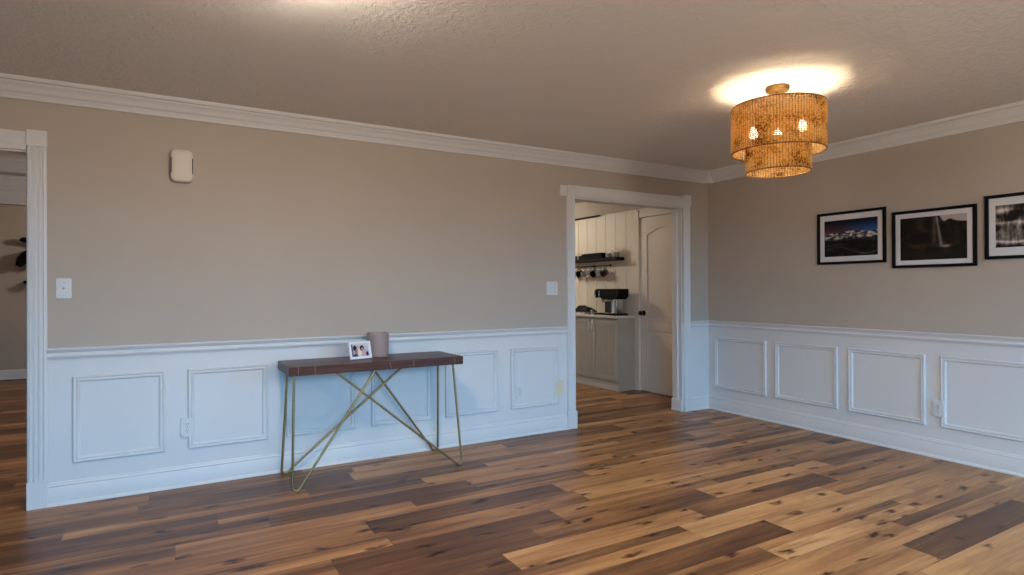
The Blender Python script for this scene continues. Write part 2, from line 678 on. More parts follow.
# rear wall with two windows
w = MB()
xs = [XW] + [c for p in WIN for c in p] + [0.0]
for i in range(0, len(xs), 2):
    w.box((xs[i], YS - 0.12, 0), (xs[i + 1], YS, H), 0)
for x0, x1 in WIN:
    w.box((x0, YS - 0.12, 0), (x1, YS, WZ0), 0).box((x0, YS - 0.12, WZ1), (x1, YS, H), 0)
struct(w.build('wall_rear', M['paint'], smooth=False))
for i, (x0, x1) in enumerate(WIN):
    f = MB()
    for a_, b_ in (((x0, WZ0), (x0 + 0.05, WZ1)), ((x1 - 0.05, WZ0), (x1, WZ1)), ((x0 + 0.05, WZ0), (x1 - 0.05, WZ0 + 0.05)),
                   ((x0 + 0.05, WZ1 - 0.05), (x1 - 0.05, WZ1)), (((x0 + x1) / 2 - 0.02, WZ0 + 0.05), ((x0 + x1) / 2 + 0.02, WZ1 - 0.05))):
        f.box((a_[0], YS - 0.09, a_[1]), (b_[0], YS - 0.04, b_[1]))
    fr = struct(f.build('window_%d' % (i + 1), M['trim'], smooth=False))
    MB().box((x0 + 0.05, YS - 0.068, WZ0 + 0.05), (x1 - 0.05, YS - 0.062, WZ1 - 0.05)).build('window_pane', M['pane'], fr, smooth=False)
struct(MB().box((XW - 0.12, YS - 0.12, 0), (XW, 6.5, H)).build('wall_west', M['paint'], smooth=False))

# kitchen wall (with the pantry door), kitchen end wall, partition, hallway walls
KX = 0.118
DY0, DY1, DH = 0.385, 1.160, 2.105
w = MB()
w.box((KX, T, 0), (KX + 0.12, DY0, H)).box((KX, DY0, DH), (KX + 0.12, DY1, H)).box((KX, DY1, 0), (KX + 0.12, 4.5, H)).box((KX + 0.06, DY0, 0), (KX + 0.12, DY1, DH))
w.box((KX - 0.004, T, 2.215), (KX, 4.5, H), 1)
y = 1.20
while y < 4.4:
    w.box((KX - 0.010, y + 0.003, 0), (KX, y + 0.195, 2.215))
    y += 0.2
struct(w.build('wall_kitchen', [M['ship'], M['paint']], smooth=False, bevel=0.0))
struct(MB().box((-2.6, 4.5, 0), (0.24, 4.62, H)).build('wall_kitchen_end', M['paint'], smooth=False))
struct(MB().box((-2.72, T, 0), (-2.6, 6.5, H)).build('wall_partition', M['paint'], smooth=False))
HY = 2.655
w = MB()
w.box((XW, HY, 0), (-7.1, HY + 0.12, H)).box((-7.1, HY, 2.04), (-5.3, HY + 0.12, H)).box((-5.3, HY, 0), (-2.72, HY + 0.12, H))
struct(w.build('wall_hall', M['paint'], smooth=False))
struct(MB().box((XW, 6.34, 0), (-2.72, 6.46, H)).build('wall_hall_end', M['paint'], smooth=False))

# ------------------------------------------------------------------ mouldings
CROWN = [(0, 2.330), (0.012, 2.330), (0.014, 2.342), (0.020, 2.348), (0.022, 2.358), (0.030, 2.363), (0.036, 2.378),
         (0.047, 2.393), (0.060, 2.404), (0.064, 2.408), (0.066, 2.416), (0.080, 2.420), (0.086, 2.430), (0.088, 2.44), (0, 2.44)]
CHAIR = [(0, 0.842), (0.008, 0.842), (0.010, 0.850), (0.018, 0.856), (0.020, 0.866), (0.014, 0.872), (0.014, 0.884),
         (0.024, 0.890), (0.027, 0.898), (0.032, 0.902), (0.032, 0.910), (0, 0.910)]
BASE = [(0, 0), (0.026, 0), (0.026, 0.008), (0.020, 0.016), (0.015, 0.020), (0.015, 0.098), (0.011, 0.106), (0.013, 0.114),
        (0.007, 0.122), (0.005, 0.132), (0, 0.134)]
nY = -Y
nX = -X
trim(MB().sweep(CROWN, (XW, 0, 0), X, -XW, nY, Z, 1, -1))
trim(MB().sweep(CROWN, (0, YS, 0), Y, -YS, nX, Z, 1, -1))
# inside-corner crown block
c = MB()
cb = 0.080
c.box((-cb, -cb, 2.322), (0, 0, H))
trim(c, bevel=0.003)
for prof in (CHAIR, BASE):
    trim(MB().sweep(prof, (-5.453, 0, 0), X, -1.797 + 5.453, nY, Z))
    trim(MB().sweep(prof, (-0.272, 0, 0), X, 0.272, nY, Z, 0, -1))
    trim(MB().sweep(prof, (0, YS, 0), Y, -YS, nX, Z, 0, -1))
    trim(MB().sweep(prof, (XW, 0, 0), X, -XW + LO0 - 0.095, nY, Z))

PANEL = [(0, 0), (0.0, 0.010), (0.005, 0.016), (0.011, 0.016), (0.014, 0.011), (0.019, 0.010), (0.023, 0.014), (0.029, 0.012), (0.034, 0.006), (0.036, 0)]


def panel_frame(fmap, a0, a1, b0, b1):
    """picture-frame moulding: mitred profile round a rectangle; fmap(a, b, out)"""
    m = MB()
    loops = []
    for (d, o) in PANEL:
        loops.append([fmap(a0 + d, b0 + d, o), fmap(a1 - d, b0 + d, o), fmap(a1 - d, b1 - d, o), fmap(a0 + d, b1 - d, o)])
    vs_ = [p for l in loops for p in l]
    fs = []
    n = len(PANEL)
    for i in range(n):
        j = (i + 1) % n
        for k in range(4):
            q = (k + 1) % 4
            fs.append((i * 4 + k, i * 4 + q, j * 4 + q, j * 4 + k))
    m.add(vs_, fs)
    return trim(m)


lw = lambda a_, b_, o: (a_, -o, b_)
rw = lambda a_, b_, o: (-o, a_, b_)
for a0, a1 in ((-5.336, -4.867), (-4.744, -4.268), (-4.152, -3.676), (-3.560, -3.086), (-2.969, -2.4985), (-2.374, -1.893)):
    panel_frame(lw, a0, a1, 0.234, 0.742)
for a0, a1 in ((-0.690, -0.086), (-1.375, -0.786), (-2.038, -1.465), (-2.715, -2.138), (-3.39, -2.81)):
    panel_frame(rw, a0, a1, 0.226, 0.745)


# door casings
def fluted(wd, th=0.018, n=3):
    p = [(0, 0), (0, th * 0.75), (0.006, th)]
    pitch = (wd - 0.02) / n
    for i in range(n):
        c0 = 0.010 + pitch * i
        p += [(c0 + pitch * 0.18, th), (c0 + pitch * 0.34, th * 0.55), (c0 + pitch * 0.66, th * 0.55), (c0 + pitch * 0.82, th)]
    p += [(wd - 0.006, th), (wd, th * 0.75), (wd, 0)]
    return p


cs = MB()
fw = LO1 + 0.095
cs.sweep(fluted(0.089), (LO1 + 0.001, 0, 0.155), Z, 2.068 - 0.155, X, nY)
cs.box((LO1 - 0.002, 0, 0), (LO1 + 0.093, -0.024, 0.155))
cs.box((LO1 + 0.0, 0, 2.068), (LO1 + 0.092, -0.024, 2.160))
# rosette carved in the block
cs.lathe([(0, 0.034), (0.008, 0.034), (0.012, 0.029), (0.020, 0.029), (0.026, 0.034), (0.032, 0.032), (0.034, 0.024)], (LO1 + 0.046, 0, 2.114), 24, 0, 'y')
s_ = cs.v
trim(cs)
cs = MB()
cs.sweep(fluted(0.095), (LO0 - 0.095, 0, 0.155), Z, 2.068 - 0.155, X, nY)
cs.box((LO0 - 0.098, 0, 0), (LO0 + 0.004, -0.026, 0.155)).box((LO0 - 0.097, 0, 2.068), (LO0 + 0.002, -0.026, 2.160))
trim(cs)
HEADP = [(0, 0), (0.016, 0), (0.018, 0.006), (0.018, 0.030), (0.013, 0.036), (0.013, 0.070), (0.019, 0.078), (0.021, 0.098), (0.017, 0.106), (0, 0.110)]
trim(MB().sweep(HEADP, (LO0 + 0.002, 0, 2.043), X, LO1 - LO0 - 0.004, nY, Z))
# jamb lining of the left opening
jb = MB()
jb.box((LO1 - 0.004, 0.002, 0), (LO1 - 0.0005, T + 0.004, LOH)).box((LO0, 0.002, 0), (LO0 + 0.012, T, LOH)).box((LO0 + 0.012, 0.002, LOH - 0.012), (LO1 - 0.004, T, LOH - 0.001))
trim(jb)

# kitchen doorway
kc = MB()
KPROF = [(0, 0), (0, 0.012), (0.008, 0.016), (0.014, 0.012), (0.024, 0.012), (0.060, 0.018), (0.078, 0.021), (0.084, 0.017), (0.086, 0)]
kc.sweep(KPROF, (KO0, 0, 0.13), Z, 2.165 - 0.13, nX, nY)
kc.box((KO0 + 0.010, 0, 0), (KO0 - 0.092, -0.024, 0.155))
trim(kc)
kc = MB()
kc.sweep(KPROF, (KO1 + 0.014, 0, 0.13), Z, 2.075 - 0.13, X, nY)
kc.box((KO1 + 0.006, 0, 0), (KO1 + 0.104, -0.024, 0.135))
kc.box((KO1 + 0.010, 0, 2.075), (KO1 + 0.104, -0.026, 2.182))
trim(kc)
HP2 = [(0, 0), (0.012, 0), (0.016, 0.008), (0.012, 0.014), (0.014, 0.060), (0.020, 0.088), (0.020, 0.104), (0, 0.106)]
trim(MB().sweep(HP2, (KO0, 0, 2.060), X, KO1 - KO0 + 0.010, nY, Z))
jb = MB()
jb.box((KO1 - 0.012, 0.001, 0), (KO1 - 0.001, T + 0.01, KOH))
jb.box((KO0 + 0.001, 0.001, 0), (KO0 + 0.012, T + 0.01, KOH))
jb.box((KO0 + 0.012, 0.001, KOH - 0.014), (KO1 - 0.012, T + 0.01, KOH - 0.001))
# stop bead and plinth on the right jamb
jb.sweep([(0, 0), (0, 0.010), (0.006, 0.014), (0.016, 0.014), (0.020, 0.010), (0.030, 0.010), (0.036, 0.0)], (KO1 - 0.0115, 0.045, 0.12), Z, KOH - 0.136, Y, nX)
jb.box((KO1 - 0.024, 0.001, 0), (KO1 - 0.0115, T + 0.014, 0.115))
trim(jb, bevel=0.0015)

# hallway: crown and cased opening on its cross wall, far baseboard
trim(MB().sweep(CROWN, (XW, HY, 0), X, -2.72 - XW, nY, Z))
hc = MB()
hc.sweep([(0, 0), (0.014, 0), (0.018, 0.02), (0.012, 0.03), (0.012, 0.12), (0.020, 0.13), (0.020, 0.155), (0.012, 0.16), (0.012, 0.235), (0.022, 0.245), (0.022, 0.262), (0, 0.264)],
         (-7.2, HY, 2.035), X, 2.0, nY, Z)
trim(hc)
hc = MB()
hc.sweep(fluted(0.095), (-5.3, HY, 0), Z, 2.035, X, nY)
hc.sweep(fluted(0.095), (-7.195, HY, 0), Z, 2.035, X, nY)
trim(hc)
trim(MB().sweep(BASE, (XW, 6.34, 0.012), X, -2.72 - XW, nY, Z))

# kitchen: pantry door casing, pantry door, dark gap strip above the boards
dc = MB()
dc.sweep([(0, 0), (0, 0.014), (0.006, 0.018), (0.030, 0.018), (0.036, 0.014), (0.040, 0)], (KX, DY1, 0), Z, DH, Y, nX)
dc.box((KX, DY0 - 0.04, 0), (KX - 0.016, DY0, DH))
dc.box((KX, DY0 - 0.04, DH), (KX - 0.016, DY1 + 0.04, DH + 0.075))
dc.box((KX, DY1, DH - 0.01), (KX - 0.024, DY1 + 0.055, DH + 0.085))
trim(dc, M['screen'])
trim(MB().tube([(KX - 0.035, 1.90, 2.213), (KX - 0.035, 3.2, 2.213)], 0.012, 8).box((KX - 0.04, 2.2, 2.209), (KX - 0.004, 2.22, 2.217)), M['darkmetal'])
trim(MB().sweep(BASE, (KX, 1.2, 0), Y, 3.3, nX, Z), M['screen'])

# pantry door: slab whose face is sunk round two raised panels, the upper one arched
dm = MB()
dx0, dx1 = KX + 0.004, KX + 0.040
dm.box((dx0 + 0.010, DY0 + 0.003, 0.008), (dx1, DY1 - 0.003, DH - 0.004))
st, y0, y1 = 0.118, DY0 + 0.003, DY1 - 0.003
dface = lambda a_, b_, z: (z, a_, b_)
dm.box((dx0, y0, 0.008), (dx0 + 0.0105, y0 + st, DH - 0.004)).box((dx0, y1 - st, 0.008), (dx0 + 0.0105, y1, DH - 0.004))
dm.box((dx0, y0 + st, 0.008), (dx0 + 0.0105, y1 - st, 0.245)).box((dx0, y0 + st, 0.74), (dx0 + 0.0105, y1 - st, 0.875))
ia, ib = y0 + st, y1 - st
arch = [(ia + (ib - ia) * t / 16, 1.885 + 0.075 * math.sin(math.pi * t / 16) ** 1.3) for t in range(17)]
for t in range(16):
    (ya, za), (yb, zb) = arch[t], arch[t + 1]
    dm.prism([(ya, za), (yb, zb), (yb, DH - 0.004), (ya, DH - 0.004)], dx0, dx0 + 0.0105, dface)
dm.box((dx0 + 0.003, ia + 0.035, 0.28), (dx0 + 0.011, ib - 0.035, 0.705))
ar2 = [(ia + 0.035, 0.91), (ib - 0.035, 0.91)] + [(ib - 0.035 - (ib - ia - 0.07) * t / 16, 1.852 + 0.072 * math.sin(math.pi * t / 16) ** 1.3) for t in range(17)]
dm.prism(ar2, dx0 + 0.003, dx0 + 0.011, dface)
door = struct(dm.build('door_1', M['screen'], bevel=0.0025))
kn = MB()
kn.lathe([(0, 0), (0.032, 0), (0.032, -0.006), (0.012, -0.010), (0.010, -0.030), (0.022, -0.038), (0.029, -0.050), (0.026, -0.064), (0.014, -0.071), (0, -0.072)],
         (dx0, DY1 - 0.062, 0.945), 24, 0, 'x')
kn.build('door_knob', M['darkmetal'], door)

# ------------------------------------------------------------------ console table
TX0, TX1, TY0, TY1, TZ0, TZ1 = -4.212, -3.034, -0.475, -0.045, 0.710, 0.765
tb = thing('console_table', 'narrow walnut console table on crossed brass hairpin legs against the white wainscot', 'table', ((TX0 + TX1) / 2, (TY0 + TY1) / 2, 0))
MB().box((TX0, TY0, TZ0), (TX1, TY1, TZ1)).build('tabletop', M['walnut'], tb, bevel=0.003)


def rod(foot, ptop, dtop, r=0.0078, br=0.024):
    """one hairpin: upright from ptop down to the foot, a tight bend, the diagonal up to dtop"""
    f = Vector(foot) + Vector((0, 0, r))
    a_, b_ = Vector(ptop), Vector(dtop)
    da, db = (a_ - f).normalized(), (b_ - f).normalized()
    half = math.acos(max(-1, min(1, da.dot(db)))) / 2
    L = br / math.tan(half)
    pa, pb = f + da * L, f + db * L
    bis = (da + db).normalized()
    cen = f + bis * (br / math.sin(half))
    arc = []
    va, vb = pa - cen, pb - cen
    tot = va.angle(vb)
    for i in range(9):
        t = i / 8
        arc.append(cen + (va * math.sin((1 - t) * tot) + vb * math.sin(t * tot)) / math.sin(tot))
    low = min(p.z for p in arc) - r
    arc = [p - Vector((0, 0, low)) for p in arc]
    return MB().tube([a_] + arc + [b_], r, 10)


yf, yb_ = -0.455, -0.085
FZ = 0.712
for foot, pt, dt in (((-4.196, -0.488, 0), (-4.178, yf, FZ), (-3.665, yf, FZ)),
                     ((-3.050, -0.488, 0), (-3.106, yf, FZ), (-3.917, yf, FZ)),
                     ((-4.196, -0.070, 0), (-4.156, yb_, FZ), (-3.294, yb_, FZ)),
                     ((-3.058, -0.060, 0), (-3.064, yb_, FZ), (-3.600, yb_, FZ))):
    rod(foot, pt, dt).build('leg', M['legbrass'], tb, angle=60)
il = MB()
for xa, xb in ((-4.155, -4.155), (-4.055, -4.055), (-3.575, -3.562), (-3.405, -3.405), (-3.10, -3.10)):
    il.prism([(xa - 0.0016, TZ1 + 0.0004), (xa + 0.0016, TZ1 + 0.0004), (xb + 0.0016, TZ0 + 0.002), (xb - 0.0016, TZ0 + 0.002)], TY0 - 0.0006, TY0 + 0.002, lambda a_, b_, c_: (a_, c_, b_))
for xa, xb in ((-4.155, -3.575), (-4.055, -3.80), (-3.562, -3.20), (-3.405, -3.62), (-3.10, -3.35)):
    p, q = Vector((xa, TY0, TZ1)), Vector((xb, TY1, TZ1))
    n_ = (q - p).cross(Z).normalized() * 0.0016
    il.add([p - n_ - Z * .001, p + n_ - Z * .001, q + n_ - Z * .001, q - n_ - Z * .001, p - n_ + Z * .0005, p + n_ + Z * .0005, q + n_ + Z * .0005, q - n_ + Z * .0005],
           [(0, 3, 2, 1), (4, 5, 6, 7), (0, 1, 5, 4), (1, 2, 6, 5), (2, 3, 7, 6), (3, 0, 4, 7)])
il.build('inlay', M['inlay'], tb, smooth=False)


# prints: a grid whose cells carry ink colours
def print_mesh(name, fn, w_, h_, nx, ny, parent, fmap, mat_=None):
    vs_, fs, cols = [], [], []
    for j in range(ny + 1):
        for i in range(nx + 1):
            vs_.append(fmap(w_ * i / nx, h_ * j / ny))
    for j in range(ny):
        for i in range(nx):
            a_ = j * (nx + 1) + i
            fs.append((a_, a_ + 1, a_ + nx + 2, a_ + nx + 1))
    o0 = world_loc(parent)
    me_ = bpy.data.meshes.new(name)
    me_.from_pydata([tuple(Vector(v) - o0) for v in vs_], [], fs)
    ca = me_.color_attributes.new('ink', 'FLOAT_COLOR', 'POINT')
    for j in range(ny + 1):
        for i in range(nx + 1):
            r, g, b = fn(i / nx, j / ny)
            ca.data[j * (nx + 1) + i].color = srgb(max(0, min(255, r)), max(0, min(255, g)), max(0, min(255, b)))
    me_.materials.append(mat_ or M['print'])
    o = bpy.data.objects.new(name, me_)
    COL.objects.link(o)
    o.parent = parent
    return o


def fbm(x, y, s=0.0, oct=5):
    v, a_, f = 0, 0.5, 1.0
    for _ in range(oct):
        v += a_ * noise.noise(Vector((x * f, y * f, s)))
        a_ *= 0.5
        f *= 2.0
    return v


def mix(a_, b_, t):
    t = max(0, min(1, t))
    return tuple(p + (q - p) * t for p, q in zip(a_, b_))


def sstep(a_, b_, x):
    t = max(0, min(1, (x - a_) / (b_ - a_)))
    return t * t * (3 - 2 * t)


def ink_snow(u, v):
    sky = mix(mix((70, 40, 48), (38, 74, 122), sstep(0.1, 0.95, u)), (14, 18, 34), sstep(0.70, 1.0, v))
    sky = mix(sky, (120, 110, 120), 0.5 * sstep(0.72, 0.62, v))
    ridge = 0.645 + 0.05 * fbm(u * 3.2, 0.3, 2.0) + 0.045 * math.exp(-((u - 0.52) / 0.16) ** 2)
    snow = fbm(u * 11, v * 16, 5.0) + 0.12
    m_ = mix((40, 36, 40), (196, 188, 186), sstep(-0.05, 0.35, snow))
    dark = mix((20, 17, 17), (62, 56, 54), sstep(0.05, 0.5, fbm(u * 5, v * 14, 9.0)))
    c_ = mix(dark, m_, sstep(0.40, 0.56, v + 0.05 * fbm(u * 6, 1.2, 3.0)))
    curve = abs(v - (0.16 + 0.10 * math.sin(u * 6.0)))
    c_ = mix(c_, (96, 90, 88), 0.55 * math.exp(-(curve / 0.018) ** 2) * (0.4 + u))
    for (bu, bv) in ((0.27, 0.50), (0.84, 0.52)):
        c_ = mix(c_, (205, 200, 196), 0.85 * math.exp(-((u - bu) / 0.06) ** 2 - ((v - bv) / 0.028) ** 2))
    return mix(c_, sky, sstep(-0.01, 0.012, v - ridge))


def ink_fall(u, v):
    rock = mix((22, 18, 15), (58, 46, 36), sstep(-0.1, 0.5, fbm(u * 5, v * 5, 1.0)))
    rock = mix(rock, (30, 28, 24), sstep(0.34, 0.0, v))
    top = 1.02 - 0.17 * sstep(0.58, 0.68, u) + 0.05 * math.exp(-((u - 0.76) / 0.06) ** 2) - 0.03 * sstep(0.8, 1.0, u)
    c_ = rock
    c_ = mix(c_, (66, 72, 48), 0.35 * math.exp(-((u - 0.86) / 0.05) ** 2) * sstep(0.2, 0.4, v) * sstep(0.75, 0.6, v))
    cx = 0.560 + 0.100 * (1 - v) ** 0.9
    wd = 0.013 + 0.022 * (1 - v)
    f = math.exp(-((u - cx) / wd) ** 2) * sstep(0.27, 0.34, v)
    streak = 0.75 + 0.5 * fbm(u * 60, v * 2.0, 4.0)
    c_ = mix(c_, (196, 186, 176), 0.68 * f * streak)
    c_ = mix(c_, (140, 128, 116), 0.34 * math.exp(-((u - 0.53) / 0.035) ** 2) * sstep(0.3, 0.45, v))
    c_ = mix(c_, (190, 182, 172), 0.75 * math.exp(-((u - 0.70) / 0.07) ** 2 - ((v - 0.30) / 0.028) ** 2))
    return mix(c_, (168, 158, 156), sstep(-0.006, 0.02, v - top))


def ink_cascade(u, v):
    wob = 0.05 * fbm(u * 4, v * 2, 2.0)
    streak = fbm(u * 20 + 1.6 * fbm(u * 2, v * 2, 8.0), v * 3.0, 7.0)
    body = 0.42 + 0.75 * streak + 0.30 * fbm(u * 6, v * 7, 12.0)
    for lv, lw, amp in ((0.88, 0.05, 0.35), (0.58, 0.035, 0.45), (0.13, 0.03, 0.55)):
        body += amp * math.exp(-((v + wob - lv) / lw) ** 2)
        body -= 0.55 * math.exp(-((v + wob - lv + 0.13) / 0.06) ** 2) * sstep(-0.15, 0.25, fbm(u * 7, lv * 9, 3.0))
    body -= 0.75 * math.exp(-((u - 0.22 - 0.55 * (v - 0.72)) / 0.10) ** 2) * sstep(0.55, 0.66, v)
    body -= 0.6 * sstep(0.07, 0.0, v)
    c_ = mix((26, 20, 18), (216, 204, 196), body)
    top = 1.02 - 0.14 * sstep(0.30, 0.55, u) + 0.04 * fbm(u * 5, 0.2, 1.0)
    return mix(c_, (198, 168, 156), sstep(0.0, 0.03, v - top))


def ink_family(u, v):
    c_ = mix((172, 170, 178), (206, 200, 204), v)
    c_ = mix(c_, (60, 58, 86), sstep(0.14, 0.06, u) * 0.8)
    blobs = [((0.22, 0.68), (0.10, 0.22), (24, 22, 30)), ((0.40, 0.78), (0.08, 0.14), (196, 160, 142)), ((0.30, 0.30), (0.11, 0.34), (150, 116, 106)),
             ((0.47, 0.30), (0.12, 0.34), (226, 208, 200)), ((0.62, 0.66), (0.12, 0.22), (44, 28, 32)), ((0.63, 0.60), (0.055, 0.10), (206, 160, 142)),
             ((0.72, 0.28), (0.13, 0.30), (196, 158, 164)), ((0.90, 0.20), (0.07, 0.18), (30, 28, 44)), ((0.20, 0.12), (0.12, 0.10), (52, 50, 78))]
    for (cu, cv), (ru, rv), col in blobs:
        d = ((u - cu) / ru) ** 2 + ((v - cv) / rv) ** 2
        c_ = mix(c_, col, 0.95 * sstep(1.25, 0.75, d))
    return c_


def frame_bars(m, fmap, w_, h_, bw, d0, d1):
    """four mitred bars round w x h"""
    pr = [(0, d0), (0, d1), (bw * 0.8, d1), (bw, d1 * 0.75 + d0 * 0.25), (bw, d0)]
    vs_ = []
    for d, o in pr:
        vs_ += [fmap(d, d, o), fmap(w_ - d, d, o), fmap(w_ - d, h_ - d, o), fmap(d, h_ - d, o)]
    fs = []
    n = len(pr)
    for i in range(n):
        j = (i + 1) % n
        for k in range(4):
            q = (k + 1) % 4
            fs.append((i * 4 + k, i * 4 + q, j * 4 + q, j * 4 + k))
    return m.add(vs_, fs)


# three pictures on the right wall (seen from inside, u runs from +y to -y)
def picture(ya, yb, z0, z1, fn, label, bw, mw):
    w_, h_ = ya - yb, z1 - z0
    t = thing('framed_picture', label, 'picture', (0, (ya + yb) / 2, z0), 'framed photographs on the right wall')
    fm = lambda a_, b_, o: (-o, ya - a_, z0 + b_)
    frame_bars(MB(), fm, w_, h_, bw, 0.001, 0.026).build('frame', M['black'], t, angle=30)
    MB().box(fm(0.004, 0.004, 0.001), fm(w_ - 0.004, h_ - 0.004, 0.012)).build('mat_board', M['matboard'], t, smooth=False)
    a0, b0, aw, bh = mw
    print_mesh('print', fn, aw, bh, 96, 66, t, lambda a_, b_: fm(a0 + a_, b0 + b_, 0.0128))


picture(-1.213, -1.769, 1.439, 1.872, ink_snow, 'framed snowy mountain photograph under a blue sky, nearest the room corner', 0.021, (0.059, 0.063, 0.437, 0.302))
picture(-1.820, -2.367, 1.390, 1.819, ink_fall, 'framed dark photograph of a tall thin waterfall, hung lowest', 0.021, (0.055, 0.055, 0.436, 0.318))
picture(-2.417, -2.970, 1.431, 1.862, ink_cascade, 'framed photograph of stepped rocky cascades, cut off at the picture edge', 0.021, (0.058, 0.076, 0.440, 0.283))

# small photograph on the console table
PX0, PW, PH = -3.788, 0.166, 0.120
pf = thing('photo_frame', 'small white photo frame leaning on the console table beside the taupe pot', 'photo frame', (-3.71, -0.26, TZ1))
ang = math.radians(15)
rot = math.radians(15)


def pfm(a_, b_, o):
    d = b_ * math.sin(ang) - o * math.cos(ang)
    zz = b_ * math.cos(ang) + o * math.sin(ang)
    x_, y_ = a_, d
    return (PX0 + x_ * math.cos(rot) - y_ * math.sin(rot), -0.282 + x_ * math.sin(rot) + y_ * math.cos(rot), TZ1 + 0.001 + zz)


frame_bars(MB(), pfm, PW, PH, 0.017, 0.0, 0.012).build('frame', M['whiteframe'], pf, angle=30)
MB().add([pfm(0.01, 0.01, 0.0), pfm(PW - .01, .01, 0.0), pfm(PW - .01, PH - .01, 0), pfm(.01, PH - .01, 0),
          pfm(0.01, 0.01, 0.005), pfm(PW - .01, .01, 0.005), pfm(PW - .01, PH - .01, .005), pfm(.01, PH - .01, .005)],
         [(0, 3, 2, 1), (4, 5, 6, 7), (0, 1, 5, 4), (1, 2, 6, 5), (2, 3, 7, 6), (3, 0, 4, 7)]).build('backing', M['blackmatte'], pf, smooth=False)
print_mesh('print', ink_family, PW - 0.032, PH - 0.032, 60, 44, pf, lambda a_, b_: pfm(0.016 + a_, 0.016 + b_, 0.0062), M['print'])
e0 = Vector(pfm(PW * 0.42, PH * 0.72, -0.001))
e1 = Vector((e0.x - 0.012, e0.y + 0.055, TZ1 + 0.0015))
sd = Vector((0.02, 0, 0))
MB().add([e0 - sd, e0 + sd, e1 + sd * 1.3, e1 - sd * 1.3, e0 - sd + Vector((0, .003, .001)), e0 + sd + Vector((0, .003, .001)), e1 + sd * 1.3 + Vector((0, .003, 0)), e1 - sd * 1.3 + Vector((0, .003, 0))],
         [(0, 3, 2, 1), (4, 5, 6, 7), (0, 1, 5, 4), (1, 2, 6, 5), (2, 3, 7, 6), (3, 0, 4, 7)]).build('easel_leg', M['blackmatte'], pf, smooth=False)

# taupe pot
pot = MB()
pot.lathe([(0, 0), (0.068, 0), (0.072, 0.004), (0.0745, 0.02), (0.0805, 0.160), (0.081, 0.166), (0.0795, 0.170), (0.077, 0.168), (0.0755, 0.160), (0.070, 0.03), (0, 0.028)], (0, 0, 0), 48)
po = pot.build('plant_pot', M['ceramic'])
po.location = (-3.554, -0.155, TZ1)
po.scale = (0.98, 0.98, 1.0)
tag(po, 'taupe glazed ceramic pot standing empty on the console table', 'pot')

# ------------------------------------------------------------------ wall devices
def rounded(w_, h_, r, n=6):
    p = []
    for cx, cy, a0 in ((w_ / 2 - r, h_ / 2 - r, 0), (-w_ / 2 + r, h_ / 2 - r, 90), (-w_ / 2 + r, -h_ / 2 + r, 180), (w_ / 2 - r, -h_ / 2 + r, 270)):
        for i in range(n + 1):
            t = math.radians(a0 + 90 * i / n)
            p.append((cx + r * math.cos(t), cy + r * math.sin(t)))
    return p


def plate_frame(cx, cz, wall):
    if wall == 'left':
        return (cx, 0, cz), lambda a_, b_, o: (cx + a_, -o, cz + b_)
    return (0, cx, cz), lambda a_, b_, o: (-o, cx - a_, cz + b_)


def plate(t, f, w_, h_, m, off=0.0):
    mb = MB()
    mb.prism(rounded(w_, h_, 0.006), 0.0005, off + 0.004, f).prism(rounded(w_ - 0.006, h_ - 0.006, 0.005), off + 0.004, off + 0.0062, f)
    mb.build('cover_plate', m, t)


def outlet(cx, cz, wall, label, off=0.0):
    loc, f = plate_frame(cx, cz, wall)
    t = thing('wall_outlet', label, 'outlet', loc, 'duplex outlets in the wainscot')
    plate(t, f, 0.072, 0.117, M['plastic'], off)
    for s in (-1, 1):
        r = MB().prism(rounded(0.034, 0.028, 0.012), off + 0.006, off + 0.0085, lambda a_, b_, o, s=s: f(a_, b_ + s * 0.020, o)).build('receptacle', M['plastic'], t)
        q = MB()
        for dx, hh in ((-0.0065, 0.009), (0.0065, 0.007)):
            q.prism([(dx - .0013, .002 - hh / 2 + .002), (dx + .0013, .002 - hh / 2 + .002), (dx + .0013, .002 + hh / 2 + .002), (dx - .0013, .002 + hh / 2 + .002)], off + 0.008, off + 0.0089,
                    lambda a_, b_, o, s=s: f(a_, b_ + s * 0.020, o))
        q.prism(rounded(0.005, 0.005, 0.0024, 4), off + 0.008, off + 0.0089, lambda a_, b_, o, s=s: f(a_, b_ - 0.008 + s * 0.020, o))
        q.build('slot', M['slot'], r, smooth=False)
    MB().prism(rounded(0.006, 0.006, 0.0029, 4), off + 0.006, off + 0.0078, f).build('screw', M['steel'], t)


outlet(-4.748, 0.372, 'left', 'white duplex outlet left of the console table, on the second wainscot panel edge', 0.012)
outlet(-2.287, 0.371, 'left', 'white duplex outlet inside the wainscot panel nearest the kitchen doorway')
outlet(-2.126, 0.360, 'right', 'white duplex outlet on the right wall at the edge of a wainscot panel', 0.012)

loc, f = plate_frame(-1.886, 0.374, 'left')
t = thing('cable_plate', 'ivory cable jack plate low on the wainscot beside the kitchen doorway', 'cable plate', loc)
plate(t, f, 0.072, 0.122, M['ivory'], 0.012)
jk = MB()
jk.lathe([(0, 0.028), (0.0045, 0.028), (0.005, 0.020), (0.007, 0.019), (0.0075, 0.015)], loc, 12, 0, 'y')
jk.build('jack', M['darkmetal'], t)


